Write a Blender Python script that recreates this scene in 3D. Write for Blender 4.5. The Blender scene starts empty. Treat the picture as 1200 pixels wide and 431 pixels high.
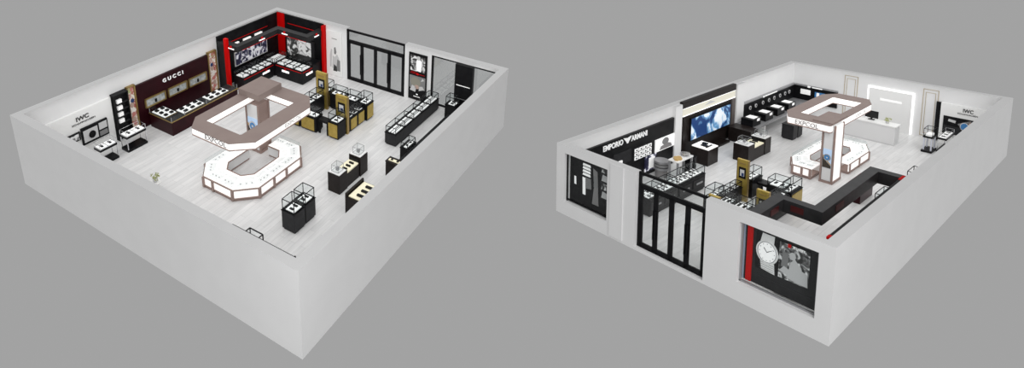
import bpy, bmesh, math, random
from mathutils import Matrix, Vector
random.seed(7)
scn = bpy.context.scene
COL = scn.collection

# ------------------------------------------------------------------ camera and the two display models' poses
S = 3.0
FPX = math.exp(6.53131627); PPX, PPY = 481.108, -4.669
POSE = {
 'a': ((-1.00361623, 3.35176325, 5.44200477), (0.534327737, 0.331304089, 0.0254408218), 4.82949782, 4.79075058),
 'b': ((8.32835068, 2.41074723, 12.9146410), (-2.18817610, 0.128923646, -0.0184108377), 7.62679708, 3.43236945),
}
def rot(az, el, roll):
    fw = Vector((math.cos(el)*math.cos(az), math.cos(el)*math.sin(az), -math.sin(el)))
    rt = Vector((math.sin(az), -math.cos(az), 0)); dn = fw.cross(rt)
    R = Matrix((rt, dn, fw)); c, s = math.cos(roll), math.sin(roll)
    return Matrix(((c, -s, 0), (s, c, 0), (0, 0, 1))) @ R
K = Matrix(((1, 0, 0), (0, -1, 0), (0, 0, -1)))
RC = {k: K @ rot(*v[1]) for k, v in POSE.items()}
TC = {k: K @ (Vector(v[0]) * S) for k, v in POSE.items()}
up = (RC['a'].col[2] + RC['b'].col[2]).normalized()
fwd = Vector((0, 0, -1)); yw = (fwd - up*fwd.dot(up)).normalized(); xw = yw.cross(up)
RW = Matrix((xw, yw, up))                       # camera coordinates -> world
ca = RW @ (RC['a'] @ Vector((7.2, 7.2, 0)) + TC['a'])
OFF = Vector((0, 0, -ca.z))
MW = {k: Matrix.Translation(RW @ TC[k] + OFF) @ (RW @ RC[k]).to_4x4() for k in POSE}
LA, WA = POSE['a'][2]*S, POSE['a'][3]*S
LB, WB = POSE['b'][2]*S, POSE['b'][3]*S

cam = bpy.data.cameras.new('camera'); co = bpy.data.objects.new('camera', cam); COL.objects.link(co)
co.matrix_world = Matrix.Translation(OFF) @ RW.to_4x4()
cam.sensor_width = 36; cam.sensor_fit = 'HORIZONTAL'; cam.lens = FPX/1200*36
cam.shift_x = (600-PPX)/1200; cam.shift_y = (PPY-215.5)/1200; cam.clip_end = 500
scn.camera = co

# ------------------------------------------------------------------ materials
def mat(name, col, rough=.5, metal=0, emit=None, es=1, spec=.5, noise=None, bump=None):
    m = bpy.data.materials.new(name); m.use_nodes = True; nt = m.node_tree; b = nt.nodes['Principled BSDF']
    b.inputs['Base Color'].default_value = (*col, 1); b.inputs['Roughness'].default_value = rough
    b.inputs['Metallic'].default_value = metal; b.inputs['Specular IOR Level'].default_value = spec
    if emit: b.inputs['Emission Color'].default_value = (*emit, 1); b.inputs['Emission Strength'].default_value = es
    if noise:
        tc = nt.nodes.new('ShaderNodeTexCoord'); n = nt.nodes.new('ShaderNodeTexNoise'); r = nt.nodes.new('ShaderNodeValToRGB')
        n.inputs['Scale'].default_value = noise[0]; n.inputs['Detail'].default_value = 4
        nt.links.new(tc.outputs['Object'], n.inputs['Vector']); nt.links.new(n.outputs['Fac'], r.inputs['Fac'])
        r.color_ramp.elements[0].position = .35; r.color_ramp.elements[1].position = .65
        r.color_ramp.elements[0].color = (*col, 1); r.color_ramp.elements[1].color = (*noise[1], 1)
        nt.links.new(r.outputs['Color'], b.inputs['Base Color'])
    return m
WALL = mat('white_plaster', (.80, .80, .80), .85, noise=(1.2, (.82, .82, .82)), spec=.1)
GREYW = mat('pale_panel', (.74, .74, .74), .6, spec=.2)
BLACK = mat('black_lacquer', (.006, .006, .007), .35, noise=(3, (.011, .011, .012)), spec=.12)
DGREY = mat('dark_grey_laminate', (.022, .022, .024), .5, noise=(4, (.03, .03, .032)), spec=.15)
CHAR = mat('charcoal_beam', (.018, .018, .019), .45, noise=(3, (.026, .026, .027)), spec=.15)
WINE = mat('dark_wine_lacquer', (.02, .003, .005), .3, noise=(2, (.028, .004, .007)), spec=.12)
UMBER = mat('umber_wood', (.011, .008, .007), .35, noise=(5, (.018, .013, .012)), spec=.15)
GOLD = mat('brushed_gold', (.42, .30, .06), .38, .55, noise=(6, (.52, .38, .09)))
BRASS = mat('brass_trim', (.36, .25, .09), .35, .6)
RED = mat('red_panel', (.6, .002, .002), .5, spec=.1)
REDP = mat('red_enamel', (.6, .005, .005), .5, spec=.1)
WHITE = mat('white_laminate', (.88, .88, .87), .35)
LIT = mat('lit_white_panel', (.9, .88, .86), .4, emit=(1, .98, .96), es=.5)
LED = mat('led_strip', (1, 1, 1), .4, emit=(1, 1, 1), es=.8)
PAD = mat('white_display_pad', (.88, .88, .87), .6, emit=(1, 1, 1), es=.3)  # emission added to keep pads and trays white under shade
CREAM = mat('lit_cream_band', (.72, .7, .6), .6, emit=(1, .96, .8), es=.14)
CREAMP = mat('cream_pad', (.85, .8, .6), .6, emit=(1, .93, .65), es=.15)
TAUPE = mat('taupe_paint', (.225, .175, .16), .65, noise=(2, (.24, .19, .172)), spec=.15)
ROSE = mat('rose_beige_frame', (.31, .225, .2), .5, spec=.2)
STEEL = mat('pale_steel', (.34, .34, .35), .4, .4)
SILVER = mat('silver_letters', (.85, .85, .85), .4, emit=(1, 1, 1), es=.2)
LETTERB = mat('black_letters', (.03, .03, .03), .5)
LETTERG = mat('grey_letters', (.25, .24, .24), .5)
GREEN = mat('leaf_green', (.38, .42, .16), .6, noise=(20, (.5, .52, .28)))
GREYM = mat('mid_grey_print', (.22, .22, .22), .6)
PALEG = mat('pale_grey_print', (.6, .6, .6), .6)
SKIN = mat('skin_print', (.5, .36, .3), .6)
BLUEP = mat('navy_print', (.02, .05, .16), .5)
SKYB = mat('watch_blue', (.05, .22, .5), .4)
ROSEP = mat('rose_print', (.55, .2, .18), .6)
CHROME = mat('chrome', (.7, .7, .72), .2, .9)
MIRR = mat('mirror_glass_print', (.3, .33, .34), .25, noise=(7, (.6, .63, .63)))

def patchwork(name, c1, c2, c3, scale, es=0.0):
    """a photographic print: large irregular tonal patches"""
    m = bpy.data.materials.new(name); m.use_nodes = True; nt = m.node_tree; b = nt.nodes['Principled BSDF']
    tc = nt.nodes.new('ShaderNodeTexCoord'); n = nt.nodes.new('ShaderNodeTexNoise'); r = nt.nodes.new('ShaderNodeValToRGB')
    n.inputs['Scale'].default_value = scale; n.inputs['Detail'].default_value = 3; n.inputs['Distortion'].default_value = 1.2
    nt.links.new(tc.outputs['Object'], n.inputs['Vector']); nt.links.new(n.outputs['Fac'], r.inputs['Fac'])
    e = r.color_ramp.elements; e[0].position = .42; e[0].color = (*c1, 1); e[1].position = .58; e[1].color = (*c3, 1)
    k = e.new(.5); k.color = (*c2, 1)
    nt.links.new(r.outputs['Color'], b.inputs['Base Color']); b.inputs['Roughness'].default_value = .4
    if es:
        nt.links.new(r.outputs['Color'], b.inputs['Emission Color']); b.inputs['Emission Strength'].default_value = es
    return m
BWPRINT = patchwork('black_and_white_print', (.02, .02, .02), (.2, .2, .2), (.85, .85, .85), 3.2)
BWLIT = patchwork('pale_backlit_photo', (.05, .05, .05), (.6, .6, .6), (.9, .9, .9), 2.2, .25)
BLUESCR = patchwork('blue_and_white_film', (.005, .04, .16), (.15, .35, .6), (.85, .9, .95), 1.1, .3)
NAVYSCR = patchwork('navy_screen_film', (.01, .01, .03), (.06, .06, .12), (.8, .8, .85), 2.6, .3)
SHELFPR = patchwork('stocked_shelf_print', (.02, .02, .02), (.08, .08, .08), (.8, .8, .8), 5.5)
FLORAL = patchwork('floral_scarf_print', (.45, .12, .1), (.8, .7, .6), (.9, .88, .84), 5)

GL = bpy.data.materials.new('clear_glass'); GL.use_nodes = True; nt = GL.node_tree; nt.nodes.clear()
o = nt.nodes.new('ShaderNodeOutputMaterial'); mx = nt.nodes.new('ShaderNodeMixShader'); tr = nt.nodes.new('ShaderNodeBsdfTransparent'); gs = nt.nodes.new('ShaderNodeBsdfGlossy')
tr.inputs[0].default_value = (.97, .98, .98, 1); gs.inputs['Roughness'].default_value = .05; mx.inputs[0].default_value = .02
nt.links.new(tr.outputs[0], mx.inputs[1]); nt.links.new(gs.outputs[0], mx.inputs[2]); nt.links.new(mx.outputs[0], o.inputs[0])
GLD = GL.copy(); GLD.name = 'door_glass'
for n in GLD.node_tree.nodes:
    if n.type == 'MIX_SHADER': n.inputs[0].default_value = .05

def floor_mat():
    m = bpy.data.materials.new('bleached_plank_floor'); m.use_nodes = True; nt = m.node_tree; b = nt.nodes['Principled BSDF']; N = nt.nodes.new
    tc = N('ShaderNodeTexCoord'); br = N('ShaderNodeTexBrick'); no = N('ShaderNodeTexNoise'); mp = N('ShaderNodeMapping'); mix = N('ShaderNodeMixRGB')
    br.inputs['Scale'].default_value = 1; br.inputs['Brick Width'].default_value = 1.6; br.inputs['Row Height'].default_value = .24
    br.inputs['Mortar Size'].default_value = .006; br.inputs['Color1'].default_value = (.86, .856, .852, 1); br.inputs['Color2'].default_value = (.77, .77, .766, 1)
    br.inputs['Mortar'].default_value = (.64, .64, .64, 1)
    mp.inputs['Scale'].default_value = (.7, 5, 1); no.inputs['Scale'].default_value = 1.4; no.inputs['Detail'].default_value = 6
    nt.links.new(tc.outputs['Object'], br.inputs['Vector']); nt.links.new(tc.outputs['Object'], mp.inputs['Vector']); nt.links.new(mp.outputs[0], no.inputs['Vector'])
    r = N('ShaderNodeValToRGB'); r.color_ramp.elements[0].position = .3; r.color_ramp.elements[1].position = .7
    r.color_ramp.elements[0].color = (.86, .86, .86, 1); r.color_ramp.elements[1].color = (1, 1, 1, 1)
    nt.links.new(no.outputs['Fac'], r.inputs[0]); mix.blend_type = 'MULTIPLY'; mix.inputs[0].default_value = 1
    nt.links.new(br.outputs['Color'], mix.inputs[1]); nt.links.new(r.outputs[0], mix.inputs[2]); nt.links.new(mix.outputs[0], b.inputs['Base Color'])
    b.inputs['Roughness'].default_value = .35
    return m
FLOOR = floor_mat()

# ------------------------------------------------------------------ mesh building
class MB:
    def __init__(s): s.v = []; s.f = []; s.m = []; s.mats = []
    def _mi(s, m):
        if m is None: return 0
        if m not in s.mats: s.mats.append(m)
        return s.mats.index(m)
    def hexa(s, P, m=None):
        b = len(s.v); s.v += [tuple(p) for p in P]; k = s._mi(m)
        for f in ((0, 3, 2, 1), (4, 5, 6, 7), (0, 1, 5, 4), (1, 2, 6, 5), (2, 3, 7, 6), (3, 0, 4, 7)): s.f.append(tuple(b+i for i in f)); s.m.append(k)
        return s
    def box(s, x0, x1, y0, y1, z0, z1, m=None):
        if x0 > x1: x0, x1 = x1, x0
        if y0 > y1: y0, y1 = y1, y0
        return s.hexa([(x0, y0, z0), (x1, y0, z0), (x1, y1, z0), (x0, y1, z0), (x0, y0, z1), (x1, y0, z1), (x1, y1, z1), (x0, y1, z1)], m)
    def prism(s, pts, z0, z1, m=None):
        n = len(pts); b = len(s.v); k = s._mi(m)
        s.v += [(x, y, z0) for x, y in pts] + [(x, y, z1) for x, y in pts]
        s.f.append(tuple(b+i for i in reversed(range(n)))); s.f.append(tuple(b+n+i for i in range(n))); s.m += [k, k]
        for i in range(n): j = (i+1) % n; s.f.append((b+i, b+j, b+n+j, b+n+i)); s.m.append(k)
        return s
    def cyl(s, c, r, z0, z1, n=16, m=None, r2=None):
        r2 = r if r2 is None else r2; b = len(s.v); k = s._mi(m)
        for rr, z in ((r, z0), (r2, z1)): s.v += [(c[0]+rr*math.cos(2*math.pi*i/n), c[1]+rr*math.sin(2*math.pi*i/n), z) for i in range(n)]
        s.f.append(tuple(b+i for i in reversed(range(n)))); s.f.append(tuple(b+n+i for i in range(n))); s.m += [k, k]
        for i in range(n): j = (i+1) % n; s.f.append((b+i, b+j, b+n+j, b+n+i)); s.m.append(k)
        return s
    def bars(s, x0, x1, y0, y1, z0, z1, t=.025, m=None):
        """the twelve edges of a box as thin square bars"""
        for y in (y0, y1):
            for z in (z0, z1): s.box(x0, x1, y-t/2, y+t/2, z-t/2, z+t/2, m)
        for x in (x0, x1):
            for z in (z0, z1): s.box(x-t/2, x+t/2, y0, y1, z-t/2, z+t/2, m)
            for y in (y0, y1): s.box(x-t/2, x+t/2, y-t/2, y+t/2, z0, z1, m)
        return s
    def flat(s, pts, org, ux, uz, nrm, d0, d1, m=None):
        """polygon in a wall plane: pts (u,w); thickness from d0 to d1 along nrm"""
        n = len(pts); b = len(s.v); k = s._mi(m); org = Vector(org); ux = Vector(ux); uz = Vector(uz); nrm = Vector(nrm)
        for d in (d0, d1): s.v += [tuple(org+ux*u+uz*w+nrm*d) for u, w in pts]
        s.f.append(tuple(b+i for i in reversed(range(n)))); s.f.append(tuple(b+n+i for i in range(n))); s.m += [k, k]
        for i in range(n): j = (i+1) % n; s.f.append((b+i, b+j, b+n+j, b+n+i)); s.m.append(k)
        return s
    def mesh(s, name, m=None):
        me = bpy.data.meshes.new(name); me.from_pydata(s.v, [], s.f)
        for x in (s.mats or [m]): me.materials.append(x)
        if s.mats:
            for p, k in zip(me.polygons, s.m): p.material_index = k
        bm = bmesh.new(); bm.from_mesh(me); bmesh.ops.recalc_face_normals(bm, faces=bm.faces); bm.to_mesh(me); bm.free()
        return me
def tag(o, label=None, cat=None, group=None, kind=None):
    if label: o['label'] = label
    if cat: o['category'] = cat
    if group: o['group'] = group
    if kind: o['kind'] = kind
    return o
def thing(md, name, label, cat, x, y, z=0, rz=0, group=None):
    o = bpy.data.objects.new(name, None); COL.objects.link(o); o.empty_display_size = .1
    o.matrix_world = MW[md] @ Matrix.Translation((x, y, z)) @ Matrix.Rotation(rz, 4, 'Z')
    return tag(o, label, cat, group)
def part(par, name, mb, m=None, bevel=0):
    me = mb if isinstance(mb, bpy.types.Mesh) else mb.mesh(name, m)
    o = bpy.data.objects.new(name, me); COL.objects.link(o); o.parent = par
    if bevel:
        b = o.modifiers.new('bevel', 'BEVEL'); b.width = bevel; b.segments = 2; b.limit_method = 'ANGLE'
    return o
def solo(md, name, mb, m, label, cat, x=0, y=0, z=0, rz=0, group=None, bevel=0, kind=None):
    me = mb if isinstance(mb, bpy.types.Mesh) else mb.mesh(name, m)
    o = bpy.data.objects.new(name, me); COL.objects.link(o)
    o.matrix_world = MW[md] @ Matrix.Translation((x, y, z)) @ Matrix.Rotation(rz, 4, 'Z')
    if bevel:
        b = o.modifiers.new('bevel', 'BEVEL'); b.width = bevel; b.segments = 2; b.limit_method = 'ANGLE'
    return tag(o, label, cat, group, kind)
def struct(md, name, mb, m, label=None, par=None, cat=None):
    o = solo(md, name, mb, m, label, cat) if par is None else part(par, name, mb, m)
    if par is None: o['kind'] = 'structure'
    return o
def copy_thing(src, md, label, x, y, z=0, rz=0, group=None):
    r = src.copy(); COL.objects.link(r); r.matrix_world = MW[md] @ Matrix.Translation((x, y, z)) @ Matrix.Rotation(rz, 4, 'Z'); r['label'] = label
    if group: r['group'] = group
    for ch in list(src.children):
        c = ch.copy(); COL.objects.link(c); c.parent = r; c.matrix_parent_inverse = Matrix()
        for g in ch.children:
            d = g.copy(); COL.objects.link(d); d.parent = c; d.matrix_parent_inverse = Matrix()
    return r
def text_mesh(s, size, ext=.01, bold=0.0, width=None, space=1.0):
    """lettering in the XZ plane, left aligned at the origin, readable from -Y"""
    cu = bpy.data.curves.new('lettering', 'FONT'); cu.body = s; cu.size = size; cu.extrude = ext; cu.offset = bold; cu.space_character = space; cu.resolution_u = 3
    ob = bpy.data.objects.new('lettering', cu); COL.objects.link(ob); bpy.context.view_layer.update()
    me = bpy.data.meshes.new_from_object(ob.evaluated_get(bpy.context.evaluated_depsgraph_get()))
    bpy.data.objects.remove(ob); bpy.data.curves.remove(cu)
    w = max(v.co.x for v in me.vertices); k = (width/w) if width else 1
    for v in me.vertices: v.co = Vector((v.co.x*k, -v.co.z, v.co.y))
    return me
def letters(par, name, s, size, m, x, y, z, facing, width=None, bold=0.0, ext=.01):
    """facing: the direction the text faces: '-y', '+y', '-x', '+x'; (x,y,z) is where the first letter starts"""
    me = text_mesh(s, size, ext, bold, width); a = {'-y': 0, '+y': math.pi, '-x': -math.pi/2, '+x': math.pi/2}[facing]
    me.transform(Matrix.Translation((x, y, z)) @ Matrix.Rotation(a, 4, 'Z')); me.materials.clear(); me.materials.append(m)
    return part(par, name, me)

# ------------------------------------------------------------------ showcases
def showcase(md, name, label, x0, x1, y0, y1, hb, hg, body=BLACK, trim=BLACK, pad=PAD, rows=2, axis='x', cells=1, group=None, panels=None, panelmat=GOLD, cat='display case', items=BLACK, plinth=True, panes=True, gy=None):
    """counter with a plinth, a body, display pads with dark watch rows, and a framed glass box. hb body top, hg glass top. panels: list of (face, from, to)"""
    cx, cy = (x0+x1)/2, (y0+y1)/2; t = thing(md, name, label, cat, cx, cy, 0, 0, group)
    X0, X1, Y0, Y1 = x0-cx, x1-cx, y0-cy, y1-cy
    if plinth: part(t, 'plinth', MB().box(X0+.04, X1-.04, Y0+.04, Y1-.04, 0, .07), DGREY)
    part(t, 'body', MB().box(X0, X1, Y0, Y1, .07 if plinth else 0, hb-.03), body, .008)
    part(t, 'counter_top', MB().box(X0-.015, X1+.015, Y0-.015, Y1+.015, hb-.03, hb), trim)
    g0 = .03
    if hg > hb:
        part(t, 'glass_frame', MB().bars(X0+g0, X1-g0, Y0+g0, Y1-g0, hb+.012, hg, .022), trim)
        if cells > 1:
            mb = MB()
            for i in range(1, cells):
                if axis == 'x': u = X0+(X1-X0)*i/cells; mb.box(u-.012, u+.012, Y0+g0, Y1-g0, hg-.02, hg+.005); mb.box(u-.012, u+.012, Y0+g0-.01, Y0+g0+.015, hb, hg); mb.box(u-.012, u+.012, Y1-g0-.015, Y1-g0+.01, hb, hg)
                else: u = Y0+(Y1-Y0)*i/cells; mb.box(X0+g0, X1-g0, u-.012, u+.012, hg-.02, hg+.005); mb.box(X0+g0-.01, X0+g0+.015, u-.012, u+.012, hb, hg); mb.box(X1-g0-.015, X1-g0+.01, u-.012, u+.012, hb, hg)
            part(t, 'divider', mb, trim)
        if panes:
            a, b, c, d = X0+g0, X1-g0, Y0+g0, Y1-g0
            part(t, 'glass', MB().box(a, a+.006, c, d, hb+.02, hg-.01).box(b-.006, b, c, d, hb+.02, hg-.01).box(a, b, c, c+.006, hb+.02, hg-.01).box(a, b, d-.006, d, hb+.02, hg-.01).box(a, b, c, d, hg-.006, hg), GL)
    for i in range(cells):
        if axis == 'x':
            w = (X1-X0)/cells; a, b = X0+w*i+.08, X0+w*(i+1)-.08; hh = (Y1-Y0-.16)/max(rows, 1)
            for r in range(rows):
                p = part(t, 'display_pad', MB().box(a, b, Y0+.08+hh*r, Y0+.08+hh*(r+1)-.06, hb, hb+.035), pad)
                if items is None: continue
                yy = Y0+.08+hh*(r+.5)-.03; n = max(2, int((b-a)/.28))
                mb = MB()
                for k in range(n): u = a+(b-a)*(k+.5)/n; mb.box(u-.045, u+.045, yy-hh*.2, yy+hh*.2, hb+.035, hb+.06)
                part(p, 'watch_row', mb, items)
        else:
            w = (Y1-Y0)/cells; a, b = Y0+w*i+.08, Y0+w*(i+1)-.08; hh = (X1-X0-.16)/max(rows, 1)
            for r in range(rows):
                p = part(t, 'display_pad', MB().box(X0+.08+hh*r, X0+.08+hh*(r+1)-.06, a, b, hb, hb+.035), pad)
                xx = X0+.08+hh*(r+.5)-.03; n = max(2, int((b-a)/.28)); mb = MB()
                for k in range(n): u = a+(b-a)*(k+.5)/n; mb.box(xx-hh*.2, xx+hh*.2, u-.045, u+.045, hb+.035, hb+.06)
                part(p, 'watch_row', mb, items)
    for (face, u0, u1) in (panels or []):
        z0, z1 = .1, hb-.08
        if face == '-y': mb = MB().box(u0-cx, u1-cx, Y0-.02, Y0, z0, z1)
        elif face == '+y': mb = MB().box(u0-cx, u1-cx, Y1, Y1+.02, z0, z1)
        elif face == '-x': mb = MB().box(X0-.02, X0, u0-cy, u1-cy, z0, z1)
        else: mb = MB().box(X1, X1+.02, u0-cy, u1-cy, z0, z1)
        part(t, 'front_panel', mb, panelmat)
    return t

# ------------------------------------------------------------------ kiosk (shared form; fx, fy set the plan proportions)
def kiosk(md, where, fx, fy, ox, oy, front):
    X = lambda x: x*fx+ox
    Y = lambda y: y*fy+oy
    def pol(l): return [(X(x), Y(y)) for x, y in l]
    # --- ring counter: open ring round the staff space; outline of quads outer/inner
    out = [(5.9, 8.8), (4.2, 8.8), (3.57, 8.2), (3.57, 6.55), (4.25, 5.82), (6.65, 5.82), (7.25, 6.4), (7.25, 7.55)]
    inn = [(5.9, 8.0), (4.75, 8.0), (4.4, 7.7), (4.4, 6.95), (4.75, 6.6), (6.1, 6.6), (6.45, 6.9), (6.45, 7.55)]
    def shrink(o, i, k0, k1): return [(a[0]+(b[0]-a[0])*k0, a[1]+(b[1]-a[1])*k0) for a, b in zip(o, i)], [(a[0]+(b[0]-a[0])*k1, a[1]+(b[1]-a[1])*k1) for a, b in zip(o, i)]
    def ring(k0, k1, z0, z1, m=None, mb=None):
        mb = mb or MB(); a, b = shrink(out, inn, k0, k1); a, b = pol(a), pol(b)
        for i in range(len(a)-1):
            mb.hexa([(*a[i], z0), (*a[i+1], z0), (*b[i+1], z0), (*b[i], z0), (*a[i], z1), (*a[i+1], z1), (*b[i+1], z1), (*b[i], z1)], m)
        return mb
    t = thing(md, 'ring_counter', 'white lit octagonal counter ring with rose beige posts under the canopy, '+where, 'display counter', 0, 0)
    part(t, 'plinth', ring(.04, .9, 0, .13), ROSE)
    part(t, 'outer_panel', ring(.03, .1, .13, .47), LIT)
    part(t, 'inner_panel', ring(.88, .95, .1, .52), GREYW)
    part(t, 'edge_rail', ring(.0, .05, .47, .51), ROSE)
    part(t, 'lower_rail', ring(.0, .08, .1, .14), ROSE)
    part(t, 'inner_rail', ring(.95, 1, .52, .56), ROSE)
    part(t, 'deck', ring(.05, .95, .48, .54), LIT)
    part(t, 'glass', ring(.02, .04, .54, .7), GL)
    part(t, 'glass_top', ring(.02, .6, .7, .71), GL)
    o_, _ = shrink(out, inn, .03, 1); 
    def post(px, py, z0, z1, w=.09):
        part(t, 'post', MB().box(X(px)-w/2, X(px)+w/2, Y(py)-w/2, Y(py)+w/2, z0, z1), ROSE)
    for (px, py) in [(3.58, 8.17), (3.58, 7.65), (3.58, 6.58), (4.27, 5.83), (5.05, 5.83), (5.75, 5.83), (6.62, 5.83), (7.23, 6.42), (7.23, 7.0), (7.23, 7.5), (4.2, 8.78), (5.05, 8.78), (5.85, 8.78)]:
        post(px, py, 0.05, .5)
    # pads with jewellery along the ring
    n = 0
    for i in range(len(out)-1):
        L = math.hypot(out[i+1][0]-out[i][0], out[i+1][1]-out[i][1]); c = max(1, round(L/.75))
        for k in range(c):
            u0, u1 = (k+.08)/c, (k+.92)/c
            def at(u, w):
                a = [out[i][j]+(out[i+1][j]-out[i][j])*u for j in (0, 1)]; b = [inn[i][j]+(inn[i+1][j]-inn[i][j])*u for j in (0, 1)]
                x, y = a[0]+(b[0]-a[0])*w, a[1]+(b[1]-a[1])*w; return X(x), Y(y)
            q = [at(u0, .12), at(u1, .12), at(u1, .5), at(u0, .5)]
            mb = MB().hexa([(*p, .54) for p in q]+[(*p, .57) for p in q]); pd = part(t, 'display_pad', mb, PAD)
            for r in range(3):
                cx, cy = at(u0+(u1-u0)*(.2+.3*r), .3); part(pd, 'bangle', MB().cyl((cx, cy), .028, .57, .6, 8), PALEG)
            q = [at(u0, .58), at(u1, .58), at(u1, .86), at(u0, .86)]
            part(t, 'service_tray', MB().hexa([(*p, .54) for p in q]+[(*p, .56) for p in q]), PAD)
    # --- canopy
    zb, zt = (2.33, 2.66) if md == 'a' else (2.5, 2.86)
    XR, YR = X, Y
    if md == 'b':
        X = lambda x: x*1.38+.42
        Y = lambda y: y*.68+.06
    O = [(7.8, 8.95), (4.1, 8.95), (3.5, 8.45), (3.5, 6.45), (4.12, 5.72), (7.2, 5.72), (7.85, 6.3), (7.85, 8.9)]
    H = [(6.95, 8.4), (4.15, 8.4), (4.15, 8.35), (4.15, 6.55), (4.2, 6.5), (7.1, 6.5), (7.1, 6.55), (7.1, 8.35)]
    c = thing(md, 'kiosk_canopy', 'taupe open-centred canopy with glowing white fascia on one square column, '+where, 'canopy', 0, 0)
    def loop(A, B, z0, z1):
        mb = MB(); a, b = pol(A), pol(B); n = len(a)
        for i in range(n):
            j = (i+1) % n
            mb.hexa([(*a[i], z0), (*a[j], z0), (*b[j], z0), (*b[i], z0), (*a[i], z1), (*a[j], z1), (*b[j], z1), (*b[i], z1)])
        return mb
    def mixp(A, B, k): return [(a[0]+(b[0]-a[0])*k, a[1]+(b[1]-a[1])*k) for a, b in zip(A, B)]
    part(c, 'roof_ring', loop(O, H, zt-.03, zt), TAUPE)
    part(c, 'outer_fascia', loop(mixp(O, H, .03), mixp(O, H, .12), zb+.04, zt-.03), LIT)
    part(c, 'inner_fascia', loop(mixp(O, H, .9), mixp(O, H, .985), zb+.02, zt-.03), LIT)
    part(c, 'soffit', loop(O, H, zb, zb+.04), ROSE)
    cx0, cx1, cy0, cy1 = (XR(6.45), XR(7.12), YR(7.95), YR(8.72))
    t_ = .07
    zc = zb if md == 'a' else zt-.03
    cl = MB()
    for x in (cx0, cx1-t_):
        for y in (cy0, cy1-t_): cl.box(x, x+t_, y, y+t_, 0, zc)
    cl.box(cx0-.01, cx1+.01, cy0-.01, cy1+.01, 0, .1)
    part(c, 'column_frame', cl, ROSE)
    part(c, 'column_core', MB().box(cx0+.05, cx1-.05, cy0+.05, cy1-.05, .1, zc), ROSE if md == 'a' else GREYW)
    part(c, 'lit_panel', MB().box(cx0+.09, cx1-.09, cy1-.05, cy1-.02, .12, zc-.05), LIT)
    sx = (cx1-.05, cx1-.02) if front == '+x' else (cx0+.02, cx0+.05)
    part(c, 'mirror_panel', MB().box(*sx, cy0+.09, cy1-.09, .12, zc-.05), GREYW)
    sc = MB(); d = .012 if front == '+x' else -.012
    sx2 = (sx[1], sx[1]+d) if front == '+x' else (sx[0]+d, sx[0])
    z0, z1 = .75, 1.65
    ym, hw = (cy0+cy1)/2, (cy1-cy0)/2-.1
    sc.box(*sx2, ym-hw, ym+hw, z0, z1, mat('pale_sky_print', (.45, .6, .8), .5, emit=(.45, .6, .8), es=.25))
    s3 = (sx2[1], sx2[1]+.01) if front == '+x' else (sx2[0]-.01, sx2[0])
    uy = (0, 1, 0) if front == '+x' else (0, -1, 0); nx = (1, 0, 0) if front == '+x' else (-1, 0, 0)
    org = (s3[0] if front == '+x' else s3[1], ym, 0)
    w = hw
    sc.flat([(-w, z0), (w, z0), (w, z0+.12), (0, z0+.28), (-w, z0+.5)], org, uy, (0, 0, 1), nx, 0, .008, mat('dark_sleeve_print', (.04, .03, .02), .5))
    sc.flat([(-w, z0+.5), (0, z0+.3), (w, z0+.14), (w, z0+.2), (0, z0+.38), (-w, z0+.62)], org, uy, (0, 0, 1), nx, .002, .012, mat('tan_strap_print', (.5, .33, .15), .5))
    for r, mm, dd in ((.6*w+.05, CHROME, .016), (.42*w+.04, SKYB, .022), (.2*w, PALEG, .026)):
        sc.flat([(r*math.cos(a*.5236), (z0+z1)/2+.05+r*1.1*math.sin(a*.5236)) for a in range(12)], org, uy, (0, 0, 1), nx, .004, dd, mm)
    part(c, 'watch_picture', sc)
    part(c, 'raised_cap', MB().box(X(6.35), X(7.7), Y(7.75), Y(8.93), zt, zt+(.28 if md == 'a' else .06)), TAUPE)
    if md == 'a':
        letters(c, 'fascia_lettering', 'EXPCOL', .3, LETTERG, X(3.5)+.012, Y(7.75), zb+.08, '-x', width=1.15)
        letters(c, 'fascia_lettering', 'EXPCOL', .22, PALEG, X(5.7), Y(5.72)+.012, zb+.1, '-y', width=.95)
    else:
        letters(c, 'fascia_lettering', 'EXPCOL', .3, LETTERG, X(7.85)-.01, Y(6.75), zb+.07, '+x', width=1.0)
        letters(c, 'fascia_lettering', 'EXPCOL', .22, PALEG, X(5.6), Y(8.95)-.01, zb+.1, '+y', width=1.3)

# ------------------------------------------------------------------ gold and black watch island
def pylon(md, x, y, face, h, label, w=.6, th=.12):
    t = thing(md, 'gold_pylon', label, 'display pylon', x, y, 0, {'-x': 0, '+x': math.pi, '-y': math.pi/2}[face])
    part(t, 'panel', MB().box(-th/2, th/2, -w/2, w/2, 0, h), GOLD, .01)
    part(t, 'edge_strip', MB().box(-th/2-.01, th/2+.01, -w/2-.02, -w/2, 0, h).box(-th/2-.01, th/2+.01, w/2, w/2+.02, 0, h), BRASS)
    s = MB().box(-th/2-.02, -th/2, -w*.32, w*.32, h-.85, h-.35, BLACK)
    s.box(-th/2-.026, -th/2-.02, -w*.2, w*.2, h-.75, h-.45, PALEG); s.box(-th/2-.03, -th/2-.026, -w*.16, w*.05, h-.74, h-.6, BLUEP)
    part(t, 'picture', s); part(t, 'name_strip', MB().box(-th/2-.02, -th/2, -w*.3, w*.3, h-.2, h-.15), BRASS)
    return t
def gold_ped(md, label, x0, x1, y0, y1, hb, hg, faces, group=None):
    pan = []
    for f in faces: pan.append((f, (x0 if f[1] == 'y' else y0)+.04, (x1 if f[1] == 'y' else y1)-.04))
    return showcase(md, 'watch_pedestal', label, x0, x1, y0, y1, hb, hg, BLACK, BLACK, PAD, 1, 'x', 1, group, pan, cat='display pedestal')

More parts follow.
